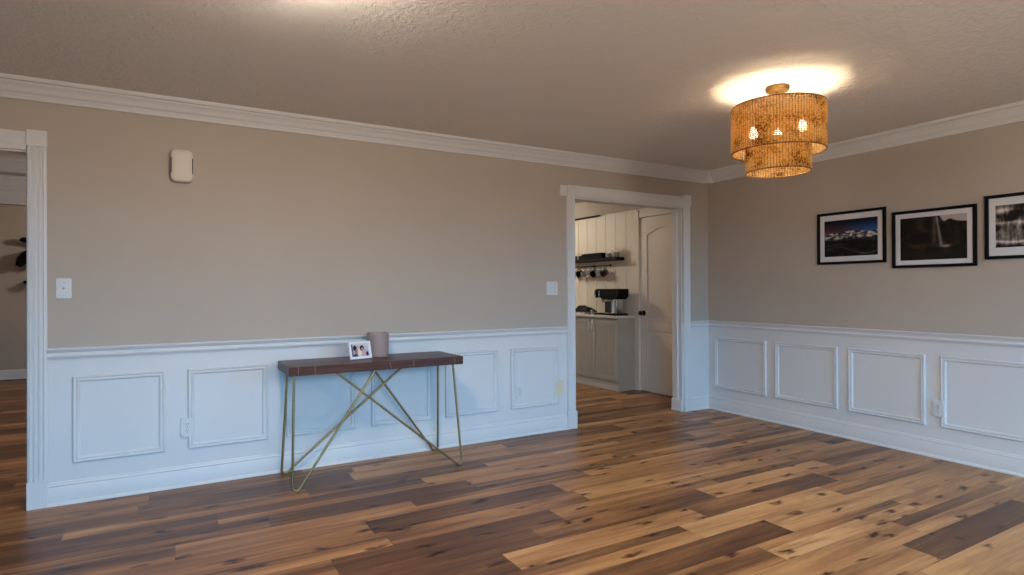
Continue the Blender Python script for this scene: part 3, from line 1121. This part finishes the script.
def switch(cx, cz, w_, toggles, label):
    loc, f = plate_frame(cx, cz, 'left')
    t = thing('light_switch', label, 'light switch', loc, 'toggle switches on the long wall')
    plate(t, f, w_, 0.116, M['plastic'])
    for dx in toggles:
        g = MB().prism(rounded(0.012, 0.026, 0.001, 2), 0.006, 0.0072, lambda a_, b_, o: f(a_ + dx, b_, o)).build('toggle_slot', M['ivory'], t, smooth=False)
        MB().add([f(dx - .004, -.006, .0065), f(dx + .004, -.006, .0065), f(dx + .004, .006, .0065), f(dx - .004, .006, .0065),
                  f(dx - .0035, .004, .019), f(dx + .0035, .004, .019), f(dx + .0035, .011, .017), f(dx - .0035, .011, .017)],
                 [(0, 3, 2, 1), (4, 5, 6, 7), (0, 1, 5, 4), (1, 2, 6, 5), (2, 3, 7, 6), (3, 0, 4, 7)]).build('toggle', M['plastic'], g)
        for dz in (-0.034, 0.034):
            MB().prism(rounded(0.006, 0.006, 0.0029, 4), 0.006, 0.0072, lambda a_, b_, o: f(a_ + dx, b_ + dz, o)).build('screw', M['steel'], t)


switch(-5.376, 1.257, 0.072, (0,), 'white single toggle switch beside the left opening')
switch(-1.952, 1.247, 0.116, (-0.023, 0.023), 'white double toggle switch beside the kitchen doorway')

# door chime
loc = (-4.774, 0, 2.027)
ch = thing('door_chime', 'cream rounded door chime box high on the taupe wall', 'door chime', loc)
f = lambda a_, b_, o: (loc[0] + a_, -o, loc[2] + b_)
mb = MB()
rings = [(1.0, 0.0005), (1.0, 0.030), (0.985, 0.038), (0.95, 0.044), (0.86, 0.048), (0.5, 0.050)]
base = rounded(0.126, 0.206, 0.034, 8)
vs_, fs = [], []
for k, o in rings:
    vs_ += [f(a_ * k if abs(k - 1) < 1e-6 else math.copysign(max(abs(a_) - 0.063 * (1 - k), 0), a_), b_ if abs(k - 1) < 1e-6 else math.copysign(max(abs(b_) - 0.063 * (1 - k), 0), b_), o) for a_, b_ in base]
n = len(base)
for i in range(len(rings) - 1):
    for k in range(n):
        q = (k + 1) % n
        fs.append((i * n + k, i * n + q, (i + 1) * n + q, (i + 1) * n + k))
fs += [tuple(range(n))[::-1], tuple(range((len(rings) - 1) * n, len(rings) * n))]
mb.add(vs_, fs)
mb.build('cover', M['chime'], ch, angle=50)
for s in (-1, 1):
    MB().prism(rounded(0.008, 0.096, 0.003, 3), 0.010, 0.0468, lambda a_, b_, o: f(s * 0.0575 + a_, b_, o)).build('sound_slot', M['slot'], ch)

# little white sensor beside the doorway head
sn = MB().prism(rounded(0.070, 0.092, 0.010), 0.0005, 0.020, lambda a_, b_, o: (-1.838 + a_, -o, 2.112 + b_)).build('door_sensor', M['plastic'], bevel=0.003)
recenter(sn, (-1.838, 0, 2.112))
tag(sn, 'small white sensor block at the top left of the kitchen doorway casing', 'sensor')

# ------------------------------------------------------------------ pendant lamp
LX, LY = -1.700, -2.040
lamp = thing('pendant_lamp', 'lit two-tier woven rattan drum lamp hanging from the ceiling', 'ceiling lamp', (LX, LY, H))
MB().lathe([(0, 2.4395), (0.066, 2.4395), (0.068, 2.434), (0.066, 2.418), (0.060, 2.412), (0.016, 2.410), (0.012, 2.402), (0, 2.402)], (LX, LY, 0), 40).build('canopy', M['brass'], lamp)
sp = MB().tube([(LX, LY, 2.404), (LX, LY, 2.14)], 0.006, 12)
for k in range(3):
    t = 2 * math.pi * k / 3 + 0.35
    sp.tube([(LX, LY, 2.305), (LX + 0.262 * math.cos(t), LY + 0.262 * math.sin(t), 2.305)], 0.0028, 6)
sp.lathe([(0, 2.165), (0.022, 2.160), (0.026, 2.140), (0.018, 2.128), (0, 2.126)], (LX, LY, 0), 20)
sp.build('stem', M['brass'], lamp, angle=60)


def weave(R, z0, z1, ncol, row, seed):
    m = MB()
    m.tone = []
    rg = random.Random(seed)
    nrow = int((z1 - z0) / row)
    for i in range(ncol):
        th = 2 * math.pi * i / ncol
        er = Vector((math.cos(th), math.sin(th), 0))
        et = Vector((-math.sin(th), math.cos(th), 0))
        colw = 2 * math.pi * R / ncol
        off = rg.uniform(-0.002, 0.002)
        for j in range(nrow + 1):
            z = z0 + row * (j + 0.25) + off
            for s in (-1, 1):
                a_ = et * math.cos(0.62) + Z * (s * math.sin(0.62))
                b_ = er.cross(a_) if True else None
                k = rg.uniform(0.9, 1.1)
                c_ = Vector((LX, LY, 0)) + er * (R + rg.uniform(-0.001, 0.001)) + et * (s * colw * 0.235) + Z * z
                la, lb, lc = colw * 0.43 * k, row * 0.58 * k, 0.0050
                vs_ = [c_ + a_ * la, c_ - a_ * la, c_ + b_ * lb, c_ - b_ * lb, c_ + er * lc, c_ - er * lc]
                dark = 0.58 + 0.55 * noise.noise(Vector((th * 2.2, z * 14, seed))) + rg.uniform(-0.28, 0.28)
                m.tone += [max(0.0, min(1.0, dark))] * 8
                m.add(vs_, [(0, 2, 4), (2, 1, 4), (1, 3, 4), (3, 0, 4), (2, 0, 5), (1, 2, 5), (3, 1, 5), (0, 3, 5)])
        # warp cord between the columns
        t2 = th + math.pi / ncol
        e2 = Vector((math.cos(t2), math.sin(t2), 0))
        c2 = Vector((LX, LY, 0)) + e2 * R
        n0 = len(m.f)
        m.tube([c2 + Z * z0, c2 + Z * z1], 0.0019, 5)
        m.tone += [0.12] * (len(m.f) - n0)
    return m


def ring(R, z, r, n=72):
    return MB().tube([(LX + R * math.cos(2 * math.pi * k / n), LY + R * math.sin(2 * math.pi * k / n), z) for k in range(n)], r, 8, 0, True)


for nm, R, z0, z1, nc, sd_ in (('upper_shade', 0.258, 2.050, 2.318, 100, 3), ('lower_shade', 0.178, 1.932, 2.105, 70, 5)):
    wv = weave(R, z0, z1, nc, 0.0100, sd_)
    sh = wv.build(nm, M['rattan'], lamp, smooth=False, recalc=False)
    at_ = sh.data.attributes.new('tone', 'FLOAT', 'FACE')
    at_.data.foreach_set('value', wv.tone)
    for z in (z0, z1):
        ring(R, z, 0.0042).build('rim', M['rim'], sh)
hang = MB()
for k in range(4):
    t = 2 * math.pi * k / 4 + 0.5
    hang.tube([(LX + 0.178 * math.cos(t), LY + 0.178 * math.sin(t), 2.10), (LX + 0.256 * math.cos(t), LY + 0.256 * math.sin(t), 2.10)], 0.0028, 6)
hang.tube([(LX + 0.178 * math.cos(t), LY + 0.178 * math.sin(t), 2.10) for t in [2 * math.pi * k / 48 for k in range(48)]], 0.0028, 6, 0, True)
hang.build('spider', M['brass'], lamp)
cd = Vector((-0.813, -0.582, 0))
rd = Vector((0.582, -0.813, 0))
for vec, bz in ((cd * 0.125, 2.118), (rd * 0.135 - cd * 0.05, 2.205), (-rd * 0.135 - cd * 0.03, 2.182)):
    c_ = Vector((LX, LY, 0)) + vec
    b_ = MB().lathe([(0, -0.034), (0.012, -0.031), (0.022, -0.022), (0.026, -0.008), (0.025, 0.004), (0.018, 0.020), (0.012, 0.032), (0.011, 0.042), (0, 0.042)], (c_.x, c_.y, bz), 18)
    bo = b_.build('bulb', M['bulb'], lamp, angle=80)
    sk = MB().lathe([(0, 0.038), (0.015, 0.038), (0.016, 0.07), (0.010, 0.076), (0, 0.076)], (c_.x, c_.y, bz), 16)
    sk.tube([(c_.x, c_.y, bz + 0.07), (LX, LY, 2.15 if bz < 2.15 else bz + 0.02)], 0.004, 8)
    sk.build('socket', M['brass'], bo)
    point_light('bulb_light', (c_.x, c_.y, bz - 0.002), PENDANT_POWER, WARM, 0.03)

# flush ceiling light over the middle of the room (just outside the top of the frame)
cl = thing('flush_ceiling_light', 'lit flush dome light on the ceiling above the console table side', 'ceiling lamp', (-4.42, -2.12, H))
MB().lathe([(0, 2.4395), (0.165, 2.4395), (0.168, 2.425), (0.160, 2.412), (0.150, 2.410), (0, 2.410)], (-4.42, -2.12, 0), 40).build('base', M['brass'], cl)
MB().lathe([(0.150, 2.4095), (0.148, 2.395), (0.130, 2.372), (0.095, 2.352), (0.05, 2.342), (0, 2.340)], (-4.42, -2.12, 0), 40).build('diffuser', M['dome'], cl)

# ------------------------------------------------------------------ kitchen
CX0, CX1 = -0.180, KX - 0.012
CY0, CY1 = 1.243, 2.72
cab = thing('base_cabinet', 'shallow greige base cabinet with grooved doors beyond the doorway', 'cabinet', (-0.03, (CY0 + CY1) / 2, 0))
b_ = MB()
b_.box((CX0 + 0.018, CY0, 0.0), (CX1, CY1, 0.880))
b_.build('body', M['cabinet'], cab, bevel=0.002)
b_ = MB()
b_.sweep([(0, 0), (0.014, 0), (0.014, 0.012), (0.008, 0.02), (0.008, 0.085), (0, 0.095)], (CX0 + 0.018, CY0, 0), Y, CY1 - CY0, nX, Z, -1, 0)
b_.sweep([(0, 0), (0.014, 0), (0.014, 0.012), (0.008, 0.02), (0.008, 0.085), (0, 0.095)], (CX0 + 0.018, CY0, 0), X, CX1 - CX0 - 0.018, nY, Z, -1, 0)
b_.build('plinth', M['cabinet'], cab)
dw = 0.484
hy = {0: 1.700, 1: 1.775, 2: 2.66}
for k in range(3):
    y0 = CY0 + 0.004 + k * (dw + 0.006)
    y1 = min(y0 + dw, CY1 - 0.004)
    d = MB()
    d.box((CX0 + 0.006, y0, 0.108), (CX0 + 0.018, y1, 0.862))
    s_ = 0.062
    d.box((CX0, y0, 0.108), (CX0 + 0.008, y0 + s_, 0.862)).box((CX0, y1 - s_, 0.108), (CX0 + 0.008, y1, 0.862))
    d.box((CX0, y0 + s_, 0.108), (CX0 + 0.008, y1 - s_, 0.108 + s_)).box((CX0, y0 + s_, 0.862 - s_), (CX0 + 0.008, y1 - s_, 0.862))
    yy = y0 + s_ + 0.006
    while yy < y1 - s_ - 0.02:
        ye = min(yy + 0.052, y1 - s_ - 0.006)
        d.box((CX0 + 0.003, yy, 0.176), (CX0 + 0.008, ye, 0.794))
        yy += 0.058
    do = d.build('door', M['cabinet'], cab, bevel=0.0015)
    h = MB().tube([(CX0 + 0.002, hy[k], 0.708), (CX0 - 0.026, hy[k], 0.708), (CX0 - 0.026, hy[k], 0.832), (CX0 + 0.002, hy[k], 0.832)], 0.0055, 8)
    h.build('handle', M['steel'], do)
ct = MB().box((CX0 - 0.022, CY0 - 0.020, 0.8805), (CX1, CY1, 0.912)).build('countertop', M['counter'], bevel=0.005)
recenter(ct, (-0.03, 2.0, 0.8805))
tag(ct, 'pale countertop on the greige kitchen cabinet', 'countertop')

CZ = 0.9122
# coffee machine, long side towards the doorway
cmx = -0.045
cm = thing('coffee_machine', 'black and steel coffee machine on the pale kitchen countertop', 'coffee machine', (cmx, 1.38, CZ))
W0, W1 = cmx - 0.085, cmx + 0.085
MB().box((W0 - 0.012, 1.205 + 0.03, CZ), (W1 + 0.02, 1.66, CZ + 0.022)).build('base_tray', M['blackmatte'], cm, bevel=0.004)
MB().prism([(1.655, 1.128), (1.668, 1.145), (1.672, 1.195), (1.655, 1.228), (1.60, 1.240), (1.21, 1.240), (1.20, 1.232), (1.20, 1.152), (1.245, 1.110), (1.52, 1.110), (1.545, 1.128)],
           W0, W1, lambda a_, b__, z: (z, a_, b__)).build('head', M['black'], cm, bevel=0.004)
MB().box((W0 + 0.012, 1.245, CZ + 0.022), (W1, 1.315, 1.112)).build('rear_column', M['steel'], cm, bevel=0.003)
MB().box((W0 + 0.004, 1.322, CZ + 0.026), (W1 - 0.01, 1.462, 1.085)).build('water_tank', M['smoke'], cm, bevel=0.006)
MB().box((W0, 1.315, CZ + 0.022), (W0 + 0.012, 1.325, 1.095)).box((W0, 1.325, 1.085), (W0 + 0.012, 1.47, 1.095)).box((W0, 1.325, CZ + 0.022), (W0 + 0.012, 1.47, CZ + 0.032)).build('tank_frame', M['steel'], cm)
MB().box((W0 + 0.02, 1.466, CZ + 0.022), (W1, 1.476, 1.112)).box((W0 + 0.060, 1.476, CZ + 0.024), (W0 + 0.068, 1.615, 1.112)).build('splash_plate', M['chime'], cm)  # cream colour stands in for warm light on the steel backplate
MB().lathe([(0, 1.128), (0.024, 1.126), (0.027, 1.112), (0.027, 1.092), (0.018, 1.082), (0.010, 1.066), (0, 1.066)], (cmx - 0.02, 1.56, 0), 20).build('group_head', M['steel'], cm)
MB().tube([(W0 - 0.006, 1.640, 1.215), (W0 - 0.012, 1.650, 1.185), (W0 - 0.006, 1.640, 1.135)], 0.009, 8).build('lever', M['steel'], cm)
MB().tube([(W0 - 0.002, 1.565, 1.215), (W0 - 0.006, 1.566, 1.14)], 0.006, 8).build('steam_wand', M['steel'], cm)
g = MB()
for k in range(7):
    g.box((W0 - 0.008, 1.49 + k * 0.022, CZ + 0.022), (W1, 1.502 + k * 0.022, CZ + 0.027))
g.build('drip_grate', M['steel'], cm)
cm.location.y += 0.075
# small steel cup, tray, folded cloth, dark case
cup = MB().lathe([(0, 0), (0.022, 0), (0.026, 0.055), (0.0245, 0.055), (0.0205, 0.003), (0, 0.003)], (0, 0, 0), 20).build('steel_cup', M['steel'])
cup.location = (-0.150, 1.772, CZ)
tag(cup, 'small steel cup on the countertop left of the coffee machine', 'cup')
tr = MB().box((-0.18, 1.86, CZ), (0.0, 2.16, CZ + 0.006))
for a0, a1 in (((-0.185, 1.855), (-0.175, 2.165)), ((-0.005, 1.855), (0.005, 2.165)), ((-0.185, 1.855), (0.005, 1.865)), ((-0.185, 2.155), (0.005, 2.165))):
    tr.box((a0[0], a0[1], CZ), (a1[0], a1[1], CZ + 0.022))
tro = tag(tr.build('serving_tray', M['whitemug']), 'small white tray under the black cloth on the countertop', 'tray')
recenter(tro, (-0.09, 2.01, CZ))
cl_ = MB()
vs_, fs = [], []
na, nb = 26, 16
for i in range(na + 1):
    for j in range(nb + 1):
        u, v = i / na, j / nb
        e = max(0.0, 1 - ((2 * u - 1) ** 4)) * max(0.0, 1 - ((2 * v - 1) ** 4))
        hgt = 0.012 + e * (0.055 + 0.035 * fbm(u * 2.6, v * 2.0, 3.3) + 0.02 * math.sin(u * 9 + v * 3))
        vs_.append((-0.165 + 0.15 * v, 1.825 + 0.33 * u, CZ + 0.0235 + hgt))
for i in range(na):
    for j in range(nb):
        a_ = i * (nb + 1) + j
        fs.append((a_, a_ + 1, a_ + nb + 2, a_ + nb + 1))
cl_.add(vs_, fs)
clo = cl_.build('folded_cloth', M['cloth'], angle=80)
sm_ = clo.modifiers.new('thick', 'SOLIDIFY')
sm_.thickness = 0.012
sm_.offset = -1
recenter(clo, (-0.09, 1.97, CZ + 0.0235))
tag(clo, 'crumpled black cloth heaped on the white tray', 'cloth')
bx = MB().box((-0.09, 2.17, CZ), (0.06, 2.46, CZ + 0.045)).box((-0.085, 2.175, CZ + 0.045), (0.055, 2.455, CZ + 0.056)).build('dark_case', M['blackmatte'], bevel=0.006)
recenter(bx, (-0.015, 2.32, CZ))
tag(bx, 'low dark case on the countertop behind the black cloth', 'case')

# floating shelf with hook rail
SZ0, SZ1 = 1.600, 1.638
SY0, SY1 = 1.430, 3.0
SX0, SX1 = KX - 0.150, KX - 0.011
sh = MB().box((SX0, SY0, SZ0), (SX1, SY1, SZ1)).build('floating_shelf', M['shelfwood'], bevel=0.002)
recenter(sh, (KX - 0.08, 2.2, SZ0))
tag(sh, 'black floating shelf on the white boarded kitchen wall', 'shelf')


def jar(y, x, r, h, m, label, fill=None, handle=False, name='glass_jar', cat='jar', grp='glassware on the kitchen shelf'):
    t = thing(name, label, cat, (x, y, SZ1), grp)
    MB().lathe([(0, 0.0008), (r * 0.92, 0.0008), (r, 0.006), (r, h * 0.86), (r * 0.94, h), (r * 0.90, h), (r * 0.95, h * 0.86), (r * 0.95, 0.008), (0, 0.006)], (x, y, SZ1), 24).build('body', m, t)
    if fill:
        MB().lathe([(0, 0.009), (r * 0.90, 0.009), (r * 0.90, h * 0.55), (0, h * 0.57)], (x, y, SZ1), 20).build('contents', fill, t)
    if handle:
        MB().tube([(x - r * 0.3, y - r * 0.9, SZ1 + h * 0.82), (x - r * 0.4, y - r * 1.6, SZ1 + h * 0.72), (x - r * 0.4, y - r * 1.6, SZ1 + h * 0.35), (x - r * 0.3, y - r * 0.92, SZ1 + h * 0.22)], 0.005, 8).build('handle', m, t)
    return t


jar(1.515, KX - 0.08, 0.046, 0.125, M['glass'], 'clear glass jar on the right end of the shelf', M['whitemug'], True)
jar(1.660, KX - 0.08, 0.040, 0.108, M['glass'], 'clear glass tumbler on the shelf beside the black box', M['ship'], name='glass_tumbler', cat='glass')
jar(2.235, KX - 0.08, 0.044, 0.095, M['glass'], 'clear glass on the shelf left of the black box', M['blackmatte'], name='glass_tumbler', cat='glass')
jar(2.400, KX - 0.08, 0.046, 0.105, M['glass'], 'leftmost clear jar of dark coffee on the shelf', M['blackmatte'])
bb = MB().box((KX - 0.135, 1.735, SZ1 + 0.0005), (KX - 0.03, 2.155, SZ1 + 0.058)).box((KX - 0.139, 1.731, SZ1 + 0.058), (KX - 0.026, 2.159, SZ1 + 0.072)).build('black_box', M['blackmatte'], bevel=0.003)
recenter(bb, (KX - 0.08, 1.94, SZ1))
tag(bb, 'long low black box in the middle of the kitchen shelf', 'box')

RY0, RY1, RZ = 1.665, 3.0, 1.545
hr = thing('hook_rail', 'thin black rail of hooks under the floating kitchen shelf', 'hook rail', (KX - 0.03, 2.3, RZ))
MB().tube([(KX - 0.045, RY0, RZ), (KX - 0.045, RY1, RZ)], 0.006, 10).build('rail', M['darkmetal'], hr)
for y in (1.70, 2.05, 2.90):
    MB().lathe([(0, -0.0005), (0.016, -0.0005), (0.016, -0.006), (0.006, -0.009), (0.006, -0.040), (0, -0.040)], (KX - 0.0105, y, RZ), 14, 0, 'x').build('bracket', M['darkmetal'], hr)
mugs = [(1.738, 'brownmug', 'brown mug hanging last on the right of the hook rail', 0.055, -0.3),
        (1.846, 'whitemug', 'white mug hanging beside the brown mug under the shelf', 0.035, 0.5),
        (1.952, 'blackmatte', 'black mug hanging between two white mugs, right of the pair', 0.050, -0.4),
        (2.055, 'whitemug', 'third white mug from the left under the shelf', 0.045, 0.3),
        (2.165, 'whitemug', 'white mug hanging just right of the left black mug', 0.040, -0.5),
        (2.275, 'blackmatte', 'black mug hanging left among the mugs under the shelf', 0.050, 0.4),
        (2.425, 'whitemug', 'leftmost white mug in view, hanging beside the doorway casing', 0.040, -0.4)]
for y, mm, lab, drop, tw in mugs:
    MB().tube([(KX - 0.045, y, RZ + 0.006), (KX - 0.052, y, RZ), (KX - 0.047, y, RZ - 0.022), (KX - 0.058, y, RZ - 0.040), (KX - 0.072, y, RZ - 0.036), (KX - 0.076, y, RZ - 0.024)], 0.003, 6).build('hook', M['darkmetal'], hr)
    mg = thing('mug', lab, 'mug', (KX - 0.065, y, RZ - 0.13), 'mugs hanging under the kitchen shelf')
    # a mug hung by its handle: axis tipped towards the room and along the wall
    ax = Vector((-0.86, 0.34 * (1 if tw > 0 else -1), -0.30)).normalized()
    up = (Z - ax * Z.dot(ax)).normalized()
    sd2 = ax.cross(up)
    c_ = Vector((KX - 0.080, y, RZ - 0.098))
    prof = [(0, -0.040), (0.038, -0.040), (0.042, -0.035), (0.044, 0.042), (0.0415, 0.042), (0.039, -0.032), (0, -0.035)]
    vs_, fs = [], []
    seg = 20
    for k in range(seg):
        t = 2 * math.pi * k / seg
        for r, z in prof:
            vs_.append(c_ + (up * math.cos(t) + sd2 * math.sin(t)) * r + ax * z)
    n = len(prof)
    for k in range(seg):
        q = (k + 1) % seg
        for i in range(n - 1):
            fs.append((k * n + i, q * n + i, q * n + i + 1, k * n + i + 1))
    MB().add(vs_, fs).build('body', M[mm], mg)
    hp = [c_ + up * (0.041 + 0.026 * math.sin(math.pi * k / 10)) + ax * (-0.030 + 0.060 * k / 10) for k in range(11)]
    MB().tube(hp, 0.0045, 8).build('handle', M[mm], mg)

# ------------------------------------------------------------------ hallway wall ornament
orn = MB()


def horn(pts, radii):
    P = [Vector(p) for p in pts]
    out, rr = [], []
    for i in range(len(P) - 1):
        p0, p1, p2, p3 = P[max(i - 1, 0)], P[i], P[i + 1], P[min(i + 2, len(P) - 1)]
        for k in range(6):
            t = k / 6
            out.append(0.5 * ((2 * p1) + (p2 - p0) * t + (2 * p0 - 5 * p1 + 4 * p2 - p3) * t * t + (-p0 + 3 * p1 - 3 * p2 + p3) * t ** 3))
            rr.append(radii[i] + (radii[i + 1] - radii[i]) * t)
    out.append(P[-1])
    rr.append(radii[-1])
    orn.tube(out, rr, 10)


OX, OY = -6.575, 6.25
# measured silhouette: a flat upper leaf, a large drooping one, a small curl below
horn([(OX + 0.10, OY, 1.20), (OX + 0.13, OY, 1.55), (OX + 0.10, OY, 1.95)], [0.02, 0.03, 0.02])
horn([(OX + 0.11, OY, 1.90), (OX + 0.04, OY - 0.02, 1.945), (OX - 0.05, OY - 0.03, 1.955), (OX - 0.09, OY - 0.03, 1.945)], [0.02, 0.042, 0.036, 0.008])
horn([(OX + 0.12, OY, 1.62), (OX + 0.04, OY - 0.02, 1.72), (OX - 0.05, OY - 0.04, 1.68), (OX - 0.10, OY - 0.05, 1.585)], [0.08, 0.115, 0.075, 0.035])
horn([(OX + 0.12, OY, 1.45), (OX + 0.07, OY - 0.02, 1.40), (OX + 0.02, OY - 0.03, 1.355), (OX - 0.05, OY - 0.03, 1.375)], [0.035, 0.05, 0.038, 0.014])
orn.tube([(OX + 0.13, OY, 1.5), (OX + 0.13, 6.3395, 1.5)], 0.012, 8)
oo = orn.build('wall_ornament', M['blackmatte'], angle=60)
recenter(oo, (OX, 6.33, 1.5))
tag(oo, 'black curling ornament on the hallway wall seen past the left opening', 'wall ornament')
